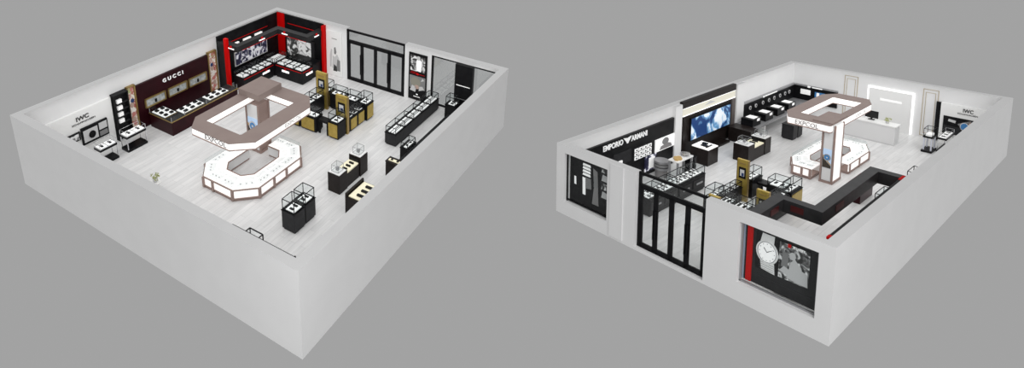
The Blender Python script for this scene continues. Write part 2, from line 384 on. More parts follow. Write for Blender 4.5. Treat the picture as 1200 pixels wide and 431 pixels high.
def island(md, where, fx, fy, ox, oy, sidefaces):
    X = lambda x: x*fx+ox
    Y = lambda y: y*fy+oy
    A = lambda x0, x1, y0, y1: (X(x0), X(x1), Y(y0), Y(y1))
    f1, f2 = sidefaces
    gold_ped(md, 'gold fronted glass topped pedestal touching the gold pylon at the island opening, '+where, *A(9.08, 9.68, 5.78, 6.36), .85, 1.25, f1)
    pylon(md, X(9.78)+(.3 if md == 'b' else 0), Y(6.06), '-x' if md == 'a' else '+x', 1.9, 'gold pylon at the open corner of the black and gold island, '+where, .62*fy)
    showcase(md, 'island_case', 'low black watch case between gold pylon and end pedestal, island in '+where, *(A(9.92, 11.08, 5.75, 6.25) if md == 'a' else A(10.1, 11.06, 5.75, 6.2)), .72, .98, BLACK, BLACK, PAD, 2, 'x', 3,
             None, [('-y', X(10.0), X(10.45)), ('-y', X(10.6), X(11.05))] if md == 'a' else None)
    gold_ped(md, 'gold edged glass topped pedestal at the island corner farthest from kiosk, '+where, *A(11.14, 11.7, 5.65, 6.22), .88, 1.3, f2)
    showcase(md, 'island_case', 'black door-side island case touching the gold edged corner pedestal, '+where, *A(11.16, 11.66, 6.3, 7.02), .82, 1.15, BLACK, BLACK, PAD, 1, 'y', 1)
    showcase(md, 'island_case', 'black door-side island case next to the rear gold pylon, '+where, *A(11.16, 11.66, 7.1, 7.9), .82, 1.15, BLACK, BLACK, PAD, 1, 'y', 1)
    gold_ped(md, 'small glass topped pedestal behind the rear gold pylon, '+where, *A(11.2, 11.7, 8.0, 8.55), .85, 1.3, f2)
    pylon(md, X(11.02), Y(8.25), '-x' if md == 'a' else '+x', 1.95 if md == 'a' else 1.55, 'gold pylon with a picture at the rear corner of the island, '+where, .62*fy)
    showcase(md, 'island_case', 'black watch case running from the rear gold pylon towards the kiosk, '+where, *A(9.75, 10.85, 8.0, 8.5), .82, 1.15, BLACK, BLACK, PAD, 1, 'x', 2)
    gold_ped(md, 'glass topped pedestal at the island corner nearest the kiosk, '+where, *A(9.0, 9.68, 8.0, 8.55), .85, 1.25, ('-x', '+y'))
    showcase(md, 'island_case', 'gold fronted watch case on the kiosk side of the island, '+where, *A(9.0, 9.5, 7.0, 7.95), .78, 1.1, BLACK, BLACK, PAD, 1, 'y', 1, None, [('-x', Y(7.1), Y(7.85))])
    t = thing(md, 'bridge_flap', 'low black counter flap bridging the gap in the island, '+where, 'counter flap', X(9.25), Y(6.68))
    part(t, 'flap', MB().box(-.12*fx, .2*fx, -.28*fy, .28*fy, .6, .72), BLACK); part(t, 'leg', MB().box(-.12*fx, -.06*fx, .18*fy, .28*fy, 0, .6), BLACK); part(t, 'leg', MB().box(-.12*fx, -.06*fx, -.28*fy, -.2*fy, 0, .6), BLACK)

# ------------------------------------------------------------------ shells
T = .33
def shell(md, L, W, side):
    struct(md, 'floor', MB().box(T, L-T, T, W-T, -.1, 0), FLOOR)
    h = 3.0
    # wall with no openings
    struct(md, 'wall_long_'+side[0], MB().box(0, L, W-T, W, -.1, h), WALL)
    struct(md, 'wall_long_'+side[1], MB().box(0, L, 0, T, -.1, h), WALL)
    struct(md, 'wall_end_'+side[2], MB().box(0, T, T, W-T, -.1, h), WALL)
# ---- model A (left)
shell('a', LA, WA, ('back_left', 'front_right', 'front_left'))
dy0, dy1, wy0, wy1 = 5.42, 9.1, .42, 3.88
mb = MB().box(LA-T, LA, T, wy0, -.1, 3).box(LA-T, LA, wy1, dy0, -.1, 3).box(LA-T, LA, dy1, WA-T, -.1, 3).box(LA-T, LA, wy0, wy1, 2.8, 3).box(LA-T, LA, wy0, wy1, -.1, .12).box(LA-T, LA, dy0, dy1, -.1, 0)
struct('a', 'wall_end_back_right', mb, WALL)

def door_set(md, name, x, y0, y1, h, transom, inward):
    """four glazed leaves in a black frame under a transom light; one door unit"""
    d = struct(md, name, MB().box(x, x+.08, y0, y0+.1, 0, h).box(x, x+.08, y1-.1, y1, 0, h).box(x, x+.08, y0, y1, h-.1, h).box(x, x+.08, y0, y1, transom, transom+.1).box(x, x+.08, y0, y1, 0, .05), BLACK)
    n = 4; w = (y1-y0-.2)/n
    for i in range(n):
        a = y0+.1+w*i
        lf = part(d, 'door_leaf', MB().box(x+.01, x+.07, a, a+.09, .05, transom).box(x+.01, x+.07, a+w-.09, a+w, .05, transom).box(x+.01, x+.07, a, a+w, transom-.1, transom).box(x+.01, x+.07, a, a+w, .05, .2), BLACK)
        part(lf, 'glass_pane', MB().box(x+.035, x+.045, a+.09, a+w-.09, .2, transom-.1), GLD)
        hy = a+w-.045 if i % 2 == 0 else a+.045
        hx = x+.12 if not inward else x-.06
        part(lf, 'pull_handle', MB().cyl((hx, hy), .03, .55, 1.7, 8).box(min(hx, x+.04), max(hx, x+.04), hy-.02, hy+.02, .65, .7).box(min(hx, x+.04), max(hx, x+.04), hy-.02, hy+.02, 1.55, 1.6), BLACK)
    part(d, 'transom_glass', MB().box(x+.035, x+.045, y0+.1, y1-.1, transom+.1, h-.1), GLD)
    return d
door_set('a', 'door_1', LA-T+.02, dy0+.01, dy1-.01, 2.96, 2.28, True)
w = struct('a', 'window_1', MB().box(LA-T+.02, LA-T+.1, wy0, wy0+.09, .12, 2.8).box(LA-T+.02, LA-T+.1, wy1-.09, wy1, .12, 2.8).box(LA-T+.02, LA-T+.1, wy0, wy1, 2.72, 2.8).box(LA-T+.02, LA-T+.1, wy0, wy1, .12, .2), BLACK)
part(w, 'glass_pane', MB().box(LA-T+.055, LA-T+.065, wy0+.09, wy1-.09, .2, 2.72), GLD)

# ---- model B (right)
shell('b', LB, WB, ('front_right', 'back_left', 'back_right'))
bd0, bd1, b10, b11, b20, b21 = 3.82, 6.5, .42, 2.56, 7.62, 9.88
mb = MB()
for a, c in ((T, b10), (b11, bd0), (bd1, b20), (b21, WB-T)): mb.box(LB-T, LB, a, c, -.1, 3)
mb.box(LB-T, LB, b10, b11, 2.66, 3).box(LB-T, LB, b10, b11, -.1, .5).box(LB-T, LB, b20, b21, 2.66, 3).box(LB-T, LB, b20, b21, -.1, .55).box(LB-T, LB, bd0, bd1, -.1, 0)
struct('b', 'wall_end_front_left', mb, WALL)
door_set('b', 'door_2', LB-.26, bd0+.01, bd1-.01, 3.0, 2.45, False)
struct('b', 'trim_1', MB().box(LB, LB+.05, 2.72, 3.3, 0, 2.98), WALL)
for n, (a, c) in enumerate(((b10, b11), (b20, b21))):
    X_ = LB-.2
    w = struct('b', 'window_%d' % (n+2), MB().box(X_, X_+.05, a, a+.06, .5 if n == 0 else .55, 2.66).box(X_, X_+.05, c-.06, c, .55, 2.66).box(X_, X_+.05, a, c, 2.6, 2.66).box(X_, X_+.05, a, c, .55, .61), BLACK if n == 0 else STEEL)
    part(w, 'glass_pane', MB().box(X_+.02, X_+.03, a+.06, c-.06, .61, 2.6), GL)

kiosk('a', 'left model', 1, 1, 0, 0, '-x')
kiosk('b', 'right model', 1.55, .70, 0, .18, '+x')
island('a', 'left model', 1, 1, 0, 0, (('-x',), ('-y',)))
island('b', 'right model', 1.579, .7165, .1, .15, (('-x',), ('+y', '-y')))

# ================================================================== MODEL A furniture
yw = WA-T                      # inner face of the long back wall
xw_ = LA-T                     # inner face of the door wall
# watch-brand corner with white board
t = thing('a', 'brand_board', 'white wall board with black serif letters and a black framed picture niche, far left corner', 'wall display', 2.2, yw, 0)
part(t, 'board', MB().box(-1.85, 1.48, -.12, 0, 0, 2.2), WHITE)
letters(t, 'logo_lettering', 'IWC', .26, LETTERB, -.1, -.13, 1.78, '-y', width=.55, bold=.006)
letters(t, 'tagline_lettering', 'SCHAFFHAUSEN', .1, LETTERB, -.3, -.13, 1.63, '-y', width=1.0)
nb = MB()
nb.box(-.65, -.05, -.2, -.12, .95, 1.32, BLACK).box(-.58, -.12, -.215, -.2, 1.0, 1.27, BWPRINT)
nb.box(.0, 1.15, -.2, -.12, .62, 1.4, BLACK).box(.06, .68, -.215, -.2, .72, 1.27, PALEG).box(.75, 1.1, -.215, -.2, 1.0, 1.32, PALEG).box(.75, 1.1, -.215, -.2, .7, .92, GREYM)
part(t, 'picture_niche', nb)
part(t, 'dial_picture', MB().flat([(.42+.15*math.cos(i*.5236), .98+.17*math.sin(i*.5236)) for i in range(12)], (0, -.22, 0), (1, 0, 0), (0, 0, 1), (0, -1, 0), 0, .02), BLACK)
part(t, 'edge_panel', MB().box(-1.85, -1.35, -.3, -.12, .95, 2.0), BLACK)
def leg_table(md, label, x0, x1, y0, y1, h, cell, group=None, shelf=True):
    cx, cy = (x0+x1)/2, (y0+y1)/2; t = thing(md, 'glass_leg_table', label, 'display table', cx, cy, 0, 0, group); a, b = (x1-x0)/2, (y1-y0)/2
    part(t, 'base_block', MB().box(-a, a, -b, b, 0, .12), BLACK)
    for u in (-a+.02, a-.02):
        for v in (-b+.02, b-.02): part(t, 'leg', MB().box(u-.015, u+.015, v-.015, v+.015, .12, h-.1), CHROME)
    part(t, 'tray_box', MB().box(-a, a, -b, b, h-.1, h), BLACK)
    n = max(1, round(2*a/.45))
    for k in range(n):
        u0, u1 = -a+.04+2*(a-.02)*k/n, -a+2*(a-.02)*(k+1)/n
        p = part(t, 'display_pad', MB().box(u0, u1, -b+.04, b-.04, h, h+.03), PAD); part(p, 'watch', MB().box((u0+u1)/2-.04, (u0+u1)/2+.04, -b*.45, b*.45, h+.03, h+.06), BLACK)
    part(t, 'glass_frame', MB().bars(-a+.01, a-.01, -b+.01, b-.01, h+.01, h+.22, .014), CHROME)
    return t
leg_table('a', 'chrome legged watch table on a black block before the white lettered board', 2.25, 3.0, 12.75, 13.2, .75, 2)
leg_table('a', 'chrome legged watch table on a black block before the tall shelf tower', 3.42, 4.35, 12.72, 13.2, .75, 2)
t = thing('a', 'shelf_tower', 'tall narrow black tower with four lit shelves beside the floral poster', 'shelf tower', 4.08, yw)
part(t, 'cabinet', MB().box(-.31, .31, -.12, 0, 0, 2.22), BLACK); part(t, 'crown', MB().box(-.36, .33, -.3, 0, 2.22, 2.27), BLACK)
part(t, 'side_panel', MB().box(-.33, -.28, -.28, 0, 0, 2.22), BLACK); part(t, 'side_panel', MB().box(.28, .33, -.28, 0, 0, 2.22), BLACK)
for z in (.85, 1.17, 1.49, 1.81):
    s = part(t, 'shelf', MB().box(-.28, .28, -.26, -.12, z-.03, z), DGREY); part(s, 'watch_stand', MB().box(-.2, .02, -.24, -.14, z, z+.17), PAD)
def gilt_poster(md, name, label, x, w, z0, z1, seed):
    t = thing(md, name, label, 'poster', x, yw, 0); a = w/2
    part(t, 'frame', MB().box(-a, -a+.06, -.14, 0, z0, z1).box(a-.06, a, -.14, 0, z0, z1).box(-a, a, -.14, 0, z1-.06, z1).box(-a, a, -.14, 0, z0, z0+.06), BRASS)
    mb = MB().box(-a+.06, a-.06, -.08, -.02, z0+.06, z1-.06, FLORAL)
    rnd = random.Random(seed)
    for k, (zz, mm, r) in enumerate(((z1-.22, GREEN, .1), (z1-.2, ROSEP, .07), (z1-.75, BLUEP, .09), (z1-.95, SKIN, .1), (z0+.75, ROSEP, .09), (z0+.5, SKIN, .1), (z0+.3, ROSEP, .08))):
        u = rnd.uniform(-.05, .05); mb.flat([(u+r*math.cos(i*.785), zz+r*1.3*math.sin(i*.785)) for i in range(8)], (0, -.08, 0), (1, 0, 0), (0, 0, 1), (0, -1, 0), 0, .004+.002*k, mm)
    part(t, 'print', mb)
gilt_poster('a', 'gilt_framed_poster', 'tall gilt framed poster of a figure in a floral scarf beside the shelf tower', 4.65, .42, .15, 2.32, 1)
gilt_poster('a', 'gilt_framed_poster', 'tall gilt framed poster between the wine coloured wall and the red trimmed store', 9.22, .55, .05, 2.3, 2)
# wine coloured wall
t = thing('a', 'lettered_wall_panel', 'dark wine wall panel with raised silver capitals over three lit niches', 'wall display', 6.87, yw)
part(t, 'panel', MB().box(-2.0, 2.05, -.12, 0, 0, 2.2), WINE)
letters(t, 'raised_lettering', 'G U C C I', .26, SILVER, -.62, -.14, 1.8, '-y', width=1.15, bold=.004, ext=.02)
for k, u in enumerate((-1.1, .13, 1.32)):
    n = part(t, 'niche', MB().box(u-.55, u+.55, -.2, -.12, .93, .98).box(u-.55, u+.55, -.2, -.12, 1.34, 1.39).box(u-.55, u-.5, -.2, -.12, .93, 1.39).box(u+.5, u+.55, -.2, -.12, .93, 1.39), BRASS)
    part(n, 'mirror_back', MB().box(u-.5, u+.5, -.15, -.12, .98, 1.34), MIRR)
    part(n, 'watch', MB().cyl((u, -.17), .05, 1.05, 1.2, 8), BLACK)
# wine coloured counter
t = thing('a', 'wine_counter', 'dark wine L-shaped watch counter below the three gilt niches', 'display counter', 5.27, 12.2)
pl = [(0, 0), (3.95, 0), (3.95, .75), (.75, .75), (.75, 1.6), (0, 1.6)]
part(t, 'body', MB().prism([(x*.985+.03, y*.97+.03) for x, y in pl], 0, .68), WINE)
part(t, 'top_rim', MB().prism(pl, .68, .72), BRASS)
part(t, 'deck', MB().prism([(x*.985+.03, y*.97+.03) for x, y in pl], .72, .73), DGREY)
gl = MB().box(.02, .03, .02, 1.58, .73, .95).box(.02, 3.93, .02, .03, .73, .95).box(3.92, 3.93, .02, .73, .73, .95).box(.02, 3.93, .02, .35, .95, .956).box(.02, .35, .35, 1.58, .95, .956)
part(t, 'glass', gl, GL)
mb = MB()
for (x, y) in ((.03, .03), (.75, .03), (2.0, .03), (3.9, .03), (.03, 1.55)): mb.box(x-.012, x+.012, y-.012, y+.012, .73, .95)
part(t, 'glass_clip', mb, STEEL)
def jewel_tray(md, x, y, z, w, d, nx, ny, label, group=None, rz=0):
    t = thing(md, 'watch_tray', label, 'tray', x, y, z, rz, group); part(t, 'tray_base', MB().box(-w/2, w/2, -d/2, d/2, 0, .03), PAD); part(t, 'trim_edge', MB().box(-w/2-.015, w/2+.015, -d/2-.02, -d/2, 0, .035), BRASS)
    for i in range(nx):
        for j in range(ny):
            u, v = -w/2+w*(i+.5)/nx, -d/2+d*(j+.5)/ny; part(t, 'watch_cushion', MB().box(u-w/nx*.24, u+w/nx*.24, v-d/ny*.24, v+d/ny*.24, .03, .09), BLACK)
    return t
jewel_tray('a', 5.66, 13.2, .734, .6, .95, 2, 3, 'white tray of black watch cushions on the short wing of the wine counter')
jewel_tray('a', 6.65, 12.6, .734, 1.15, .56, 3, 2, 'white tray of black watch cushions in the middle of the wine counter')
jewel_tray('a', 8.15, 12.6, .734, 1.15, .56, 3, 2, 'white tray of black watch cushions at the red store end of the wine counter')

# red, black and white corner store
t = thing('a', 'store_back_wall', 'black corner wall cladding with red columns and big photo screens', 'wall display', 12, 12)
part(t, 'long_panel', MB().box(-2.35, xw_-12, yw-12-.1, yw-12, 0, 2.92), BLACK)
part(t, 'short_panel', MB().box(xw_-12-.1, xw_-12, -1.35, yw-12-.1, 0, 2.92), BLACK)
part(t, 'red_column', MB().box(xw_-12-.16, xw_-12-.1, yw-12-.62, yw-12-.1, 0, 2.95), RED)
part(t, 'red_column', MB().box(xw_-12-.25, xw_-12, -1.5, -1.36, 0, 2.88), RED)
part(t, 'red_column', MB().box(-2.36, -2.2, yw-12-.75, yw-12-.55, 0, 2.95), RED)
part(t, 'side_wall', MB().box(-2.35, -2.3, yw-12-.55, yw-12-.1, 0, 2.7), CHAR)
sc = MB()
sc.box(-1.35, 1.05, yw-12-.16, yw-12-.1, .86, 1.66, WHITE)
for k in range(5): sc.box(-1.31+.47*k, -.88+.47*k, yw-12-.17, yw-12-.16, .91, 1.61, NAVYSCR)
part(t, 'photo_screen', sc)
sc = MB().box(xw_-12-.2, xw_-12-.1, -.75, 1.3, .35, 1.7, DGREY).box(xw_-12-.21, xw_-12-.2, -.55, 1.2, .55, 1.62, BWLIT)
part(t, 'photo_screen', sc)
rnd = random.Random(3)
for k in range(3):
    part(t, 'light_box', MB().box(-1.5+.85*k, -1.0+.85*k, yw-12-.2, yw-12-.1, 2.05, 2.22), LIT)
for (zz) in (2.35, 2.05): part(t, 'red_line', MB().box(-1.7, 1.2, yw-12-.12, yw-12-.1, zz, zz+.025), REDP)
part(t, 'red_line', MB().box(xw_-12-.12, xw_-12-.1, -1.2, 1.2, 2.4, 2.43), REDP)
def corner_beam(md, pts, label, z0=2.32, z1=2.62, w=.34, sign=True):
    """overhead fascia running wall - out - along - in"""
    t = thing(md, 'fascia_beam', label, 'overhead beam', 0, 0)
    for i in range(len(pts)-1):
        (xa, ya), (xb, yb) = pts[i], pts[i+1]
        x0, x1, y0, y1 = min(xa, xb)-w/2, max(xa, xb)+w/2, min(ya, yb)-w/2, max(ya, yb)+w/2
        if i < len(pts)-2 or True:
            if abs(xa-xb) > abs(ya-yb) and i > 0: x0 += w*(xb > xa); x1 -= w*(xb < xa)
            elif i > 0: y0 += w*(yb > ya); y1 -= w*(yb < ya)
        part(t, 'beam_section', MB().box(x0, x1, y0, y1, z0, z1), CHAR)
    return t
BA = [(9.95, 13.88), (9.95, 12.85), (12.9, 12.85), (12.9, 10.78), (13.98, 10.78)]
B = corner_beam('a', BA, 'dark grey hanging fascia beam stepping round the red trimmed corner store, left model')
def sign_bar(par, box, cross):
    s = part(par, 'sign_bar', MB().box(*box), LED); x, y, z = cross; part(s, 'red_cross', MB().box(x-.05, x+.05, y-.05, y+.05, z, z+.1), REDP)
sign_bar(B, (9.75, 9.77, 12.9, 13.3, 2.42, 2.47), (9.75, 13.1, 2.5))
sign_bar(B, (11.3, 11.7, 12.65, 12.68, 2.42, 2.47), (11.5, 12.68, 2.5))
sign_bar(B, (12.7, 12.73, 12.0, 12.4, 2.42, 2.47), (12.72, 12.2, 2.5))
sign_bar(B, (13.3, 13.65, 10.58, 10.61, 2.42, 2.47), (13.45, 10.6, 2.5))
part(B, 'red_line', MB().box(10.1, 12.7, 12.665, 12.68, 2.33, 2.35).box(12.715, 12.73, 10.7, 12.6, 2.33, 2.35), REDP)
def store_counter(md, label, x0, x1, y0, y1, cells, axis, faces, h=.78):
    t = showcase(md, 'corner_counter', label, x0, x1, y0, y1, h, h+.24, BLACK, BLACK, PAD, 2, axis, cells, None, None, items=None)
    cx, cy = (x0+x1)/2, (y0+y1)/2
    for f, u in faces:
        if f == '-x': s = part(t, 'sign_bar', MB().box(x0-cx-.03, x0-cx, u-cy-.25, u-cy+.25, .45, .55), LED); part(s, 'red_cross', MB().box(x0-cx-.035, x0-cx-.03, u-cy-.06, u-cy+.06, .57, .66), REDP); part(t, 'red_line', MB().box(x0-cx-.02, x0-cx, y0-cy+.05, y1-cy-.05, .7, .73), REDP)
        else: s = part(t, 'sign_bar', MB().box(u-cx-.25, u-cx+.25, y0-cy-.03, y0-cy, .45, .55), LED); part(s, 'red_cross', MB().box(u-cx-.05, u-cx+.05, y0-cy-.035, y0-cy-.03, .57, .65), REDP); part(t, 'red_line', MB().box(x0-cx+.05, x1-cx-.05, y0-cy-.02, y0-cy, .7, .73), REDP)
    return t
store_counter('a', 'black counter with white trays along the photo screen side of the red store', 9.98, 12.2, 12.62, 13.35, 4, 'x', [('-y', 11.6)])
store_counter('a', 'black corner counter with rounded front below the pale photo screen in the red store', 12.24, 13.1, 10.62, 12.55, 3, 'y', [('-x', 11.8), ('-y', 12.8)])
store_counter('a', 'small black counter in the inner corner below the corner red column', 12.24, 13.3, 12.6, 13.4, 1, 'x', [])
t = thing('a', 'service_plinth', 'low black plinth with a round stand under the pale photo screen', 'plinth', 13.55, 11.6)
part(t, 'block', MB().box(-.35, .35, -.9, .8, 0, .8), BLACK); part(t, 'round_stand', MB().cyl((-.1, -.3), .22, .8, .92, 20), DGREY)

# posters on the door wall
t = thing('a', 'pale_poster', 'tall white poster with a dark clothed figure beside the red column', 'poster', xw_-.006, 9.93)
mb = MB().box(-.04, 0, -.53, .53, .02, 2.66, WHITE)
mb.flat([(-.15, .45), (.35, .45), (.35, 1.1), (.2, 1.35), (.05, 1.15), (-.1, 1.2)], (-.04, 0, 0), (0, -1, 0), (0, 0, 1), (-1, 0, 0), 0, .004, PALEG)
mb.flat([(-.08, .3), (.2, .3), (.16, .6), (-.02, .7)], (-.04, 0, 0), (0, -1, 0), (0, 0, 1), (-1, 0, 0), 0, .006, LETTERB)
mb.flat([(.12, .35), (.4, .35), (.4, 1.0), (.22, 1.05)], (-.04, 0, 0), (0, -1, 0), (0, 0, 1), (-1, 0, 0), 0, .005, GREYM)
mb.flat([(.0, 1.35), (.1, 1.3), (.16, 1.45), (.1, 1.75), (.0, 1.7)], (-.04, 0, 0), (0, -1, 0), (0, 0, 1), (-1, 0, 0), 0, .005, GREYM)
mb.flat([(-.3, .5), (-.2, .5), (-.12, 1.55), (-.2, 1.6), (-.3, 1.2)], (-.04, 0, 0), (0, -1, 0), (0, 0, 1), (-1, 0, 0), 0, .005, PALEG)
part(t, 'print', mb); part(t, 'caption', MB().box(-.046, -.04, -.2, .15, 2.2, 2.24), LETTERG)
t = thing('a', 'dark_poster', 'tall black poster of figures in monochrome with a red line, right of the glass doors', 'poster', xw_-.006, 4.62)
mb = MB().box(-.05, 0, -.52, .52, .1, 2.68, BLACK)
mb.box(-.056, -.05, -.42, .42, 1.72, 2.55, BWPRINT); mb.box(-.056, -.05, -.46, .46, .75, 1.45, SKIN if False else GREYM)
F_ = lambda pts, m, d: mb.flat(pts, (-.05, 0, 0), (0, -1, 0), (0, 0, 1), (-1, 0, 0), 0, d, m)
ell = lambda cx, cz, rx, rz, n=10: [(cx+rx*math.cos(i*2*math.pi/n), cz+rz*math.sin(i*2*math.pi/n)) for i in range(n)]
F_([(-.08, 1.75), (.2, 1.75), (.22, 2.3), (.05, 2.45), (-.08, 2.3)], PAD, .009); F_(ell(.05, 2.45, .09, .12), PALEG, .011)
F_(ell(-.33, 2.2, .07, .12), PALEG, .009); F_(ell(.38, 2.3, .05, .07), PALEG, .009)
F_(ell(-.1, 1.1, .3, .28), mat('olive_print', (.28, .27, .22), .6), .008); F_(ell(-.02, .85, .13, .12), SKIN, .01)
F_([(-.42, .6), (-.1, .55), (-.05, .85), (-.3, .9)], PALEG, .01); F_([(.1, .65), (.42, .8), (.3, .95), (.12, .9)], PALEG, .01); F_([(.2, 1.2), (.4, 1.3), (.3, 1.4)], PALEG, .01)
part(t, 'print', mb)
part(t, 'red_line', MB().box(-.062, -.056, -.42, .42, 1.57, 1.59).box(-.064, -.056, -.06, .06, 1.53, 1.63).box(-.062, -.056, .05, .38, 1.64, 1.66), REDP)
part(t, 'caption', MB().box(-.06, -.05, -.2, .2, .28, .31).box(-.06, -.05, -.05, .05, .4, .46), PAD)
# black pier in the window
t = thing('a', 'black_pier', 'tall glossy black display pier standing in the window with a white sign line', 'display pier', xw_-.1, 2.0)
part(t, 'pier', MB().box(-.12, .08, -.46, .46, .0, 2.79), BLACK); part(t, 'sign_line', MB().box(-.135, -.12, -.36, .36, 1.71, 1.745), PAD)
part(t, 'rail_line', MB().box(-.13, -.12, -.45, .45, 1.0, 1.03), STEEL)
showcase('a', 'pier_case', 'square black pedestal with a small glass box before the black pier', 13.3, 13.78, 2.05, 2.6, .88, 1.3, BLACK, BLACK, PAD, 1, cat='display pedestal')
showcase('a', 'wall_case', 'glass topped pedestal half seen over the near wall beside the window', 13.3, 13.8, 1.0, 1.5, .88, 1.3, BLACK, STEEL, PAD, 1, cat='display pedestal')
# long case row, right
showcase('a', 'long_case', 'long low black case with striped trays running towards the window, right of the island', 10.05, 14.05, 3.32, 3.9, .62, .92, DGREY, BLACK, PAD, 3, 'x', 5, None, items=None)
# cases along the near right wall
t = thing('a', 'wall_cabinet', 'long black cabinet top hugging the near right wall', 'cabinet', 10.4, 1.6)
part(t, 'body', MB().box(-2.1, 2.1, -.45, .42, 0, .86), BLACK); part(t, 'top', MB().box(-2.12, 2.12, -.47, .44, .86, .9), BLACK); part(t, 'kick_plinth', MB().box(-2.05, 2.05, .42, .44, 0, .1), DGREY)
showcase('a', 'wall_case', 'small glass topped black case on the floor before the long wall cabinet', 9.0, 9.7, 2.08, 2.45, .92, 1.15, BLACK, BLACK, PAD, 1)
showcase('a', 'cream_top_case', 'dark brown case with a lit cream tray at the end of the long wall cabinet', 7.9, 8.25, 1.75, 2.45, .9, .9, UMBER, UMBER, CREAMP, 1, 'y', 1)

# two pedestals with glass boxes
showcase('a', 'glass_box_pedestal', 'dark grey pedestal with a wire-edged glass box, the nearer of the touching pair', 3.5, 4.06, 3.38, 3.98, .84, 1.28, DGREY, BLACK, PAD, 1, cat='display pedestal')
showcase('a', 'glass_box_pedestal', 'dark grey pedestal with a wire-edged glass box, the farther of the touching pair', 4.12, 4.66, 3.4, 3.98, .84, 1.28, DGREY, BLACK, PAD, 1, cat='display pedestal')
# trio counter
def acrylic(md, x, y, z, label, w=.2):
    t = thing(md, 'acrylic_stand', label, 'display stand', x, y, z); part(t, 'base_plate', MB().box(-w, w, -w, w, 0, .02), WHITE); part(t, 'clear_box', MB().bars(-w+.02, w-.02, -w+.02, w-.02, .03, .3, .012), STEEL)
    part(t, 'glass', MB().box(-w+.02, w-.02, -w+.02, -w+.026, .03, .3).box(-w+.02, -w+.026, -w+.02, w-.02, .03, .3).box(-w+.02, w-.02, -w+.02, w-.02, .3, .306), GL); part(t, 'watch', MB().box(-.05, .05, -.05, .05, .02, .16), STEEL)
def trio(md, where, x0, x1, y0, y1):
    w = (x1-x0)*.27; t = thing(md, 'stepped_counter', 'umber counter with two raised ends and a sunken lit cream tray, '+where, 'display counter', x0, y0); L_, W_ = x1-x0, y1-y0
    part(t, 'end_block', MB().box(0, w, 0, W_, 0, .84), UMBER, .008); part(t, 'end_block', MB().box(L_-w, L_, 0, W_, 0, .88), UMBER, .008)
    part(t, 'middle_block', MB().box(w+.04, L_-w-.04, .04, W_-.02, 0, .62), UMBER); part(t, 'shadow_gap', MB().box(w, w+.04, .06, W_-.04, 0, .8).box(L_-w-.04, L_-w, .06, W_-.04, 0, .8), BLACK)
    p = part(t, 'cream_tray', MB().box(w+.06, L_-w-.06, .06, W_-.04, .62, .68), CREAMP); mb = MB(); k = (L_-2*w)/4
    for i in range(3): mb.box(w+k*(i+.75), w+k*(i+1.05), W_*.3, W_*.65, .68, .74)
    part(p, 'watch_row', mb, BLACK); part(t, 'end_top', MB().box(.03, w-.03, .03, W_-.03, .84, .87), WHITE); part(t, 'end_top', MB().box(L_-w+.03, L_-.03, .03, W_-.03, .88, .91), WHITE)
    acrylic(md, x0+w/2, (y0+y1)/2, .875, 'small acrylic watch stand on the near raised end of the stepped counter, '+where, min(w, W_)*.36); acrylic(md, x1-w/2, (y0+y1)/2, .915, 'small acrylic watch stand on the far raised end of the stepped counter, '+where, min(w, W_)*.36)
trio('a', 'left model', 6.1, 8.0, 3.4, 3.98)
t = thing('a', 'angled_counter', 'umber counter with a lit cream watch tray, cut off by the near right wall', 'display counter', 5.3, 1.3)
part(t, 'body', MB().box(0, 1.1, 0, 1.15, 0, .84), UMBER, .008); part(t, 'back_lip', MB().box(0, 1.1, 1.15, 1.22, 0, .98), UMBER); p = part(t, 'cream_tray', MB().box(.06, 1.04, .06, 1.1, .84, .88), CREAMP)
mb = MB()
for i in range(3): mb.box(.2+.28*i, .3+.28*i, .25, .85, .88, .94)
part(p, 'watch_row', mb, BLACK)
# glass box at the near left wall, low partition, flower
t = thing('a', 'glass_box_case', 'wire-edged glass box just showing over the near left wall', 'display case', 1.66, 3.62)
part(t, 'pedestal', MB().box(-.3, .3, -.32, .3, 0, .8), BLACK); part(t, 'glass_frame', MB().bars(-.28, .28, -.3, .28, .82, 1.2, .03), BLACK); part(t, 'glass', MB().box(-.28, .28, -.3, .28, 1.185, 1.19), GL); part(t, 'tag', MB().box(-.1, .05, -.05, .05, .8, .83), REDP)
t = thing('a', 'black_wall_board', 'thin black wall board whose top edge runs along the inside of the near left wall', 'wall board', T, 1.7)
part(t, 'board', MB().box(0, .06, -1.2, 1.15, 1.2, 2.95), BLACK); part(t, 'end_cap', MB().box(0, .09, -1.24, -1.2, 1.2, 2.95), BLACK)
def flower(md, x, y, z, label, s=1):
    t = thing(md, 'potted_flower', label, 'flower', x, y, z); part(t, 'pot', MB().cyl((0, 0), .07*s, 0, .14*s, 12, None, .1*s), PALEG)
    mb = MB(); rnd = random.Random(5)
    for i in range(26):
        a, r, h = rnd.uniform(0, 6.28), rnd.uniform(.02, .16)*s, rnd.uniform(.14, .34)*s; x_, y_ = r*math.cos(a), r*math.sin(a); q = .05*s
        mb.v += [(x_, y_, h-q), (x_+q*math.cos(a), y_+q*math.sin(a), h), (x_, y_, h+q), (x_-q*math.sin(a), y_+q*math.cos(a), h+.01)]; b = len(mb.v)-4; mb.f.append((b, b+1, b+2, b+3)); mb.m.append(0)
    part(t, 'foliage', mb, GREEN)
flower('a', 2.4, 9.5, .454, 'small yellow green flower pot just over the near left wall', 1)
solo('a', 'flower_stand', MB().cyl((0, 0), .16, 0, .43, 16, None, .13).cyl((0, 0), .19, .43, .45, 16), WHITE, 'white round stand under the small flower pot by the near left wall', 'stand', 2.4, 9.5)

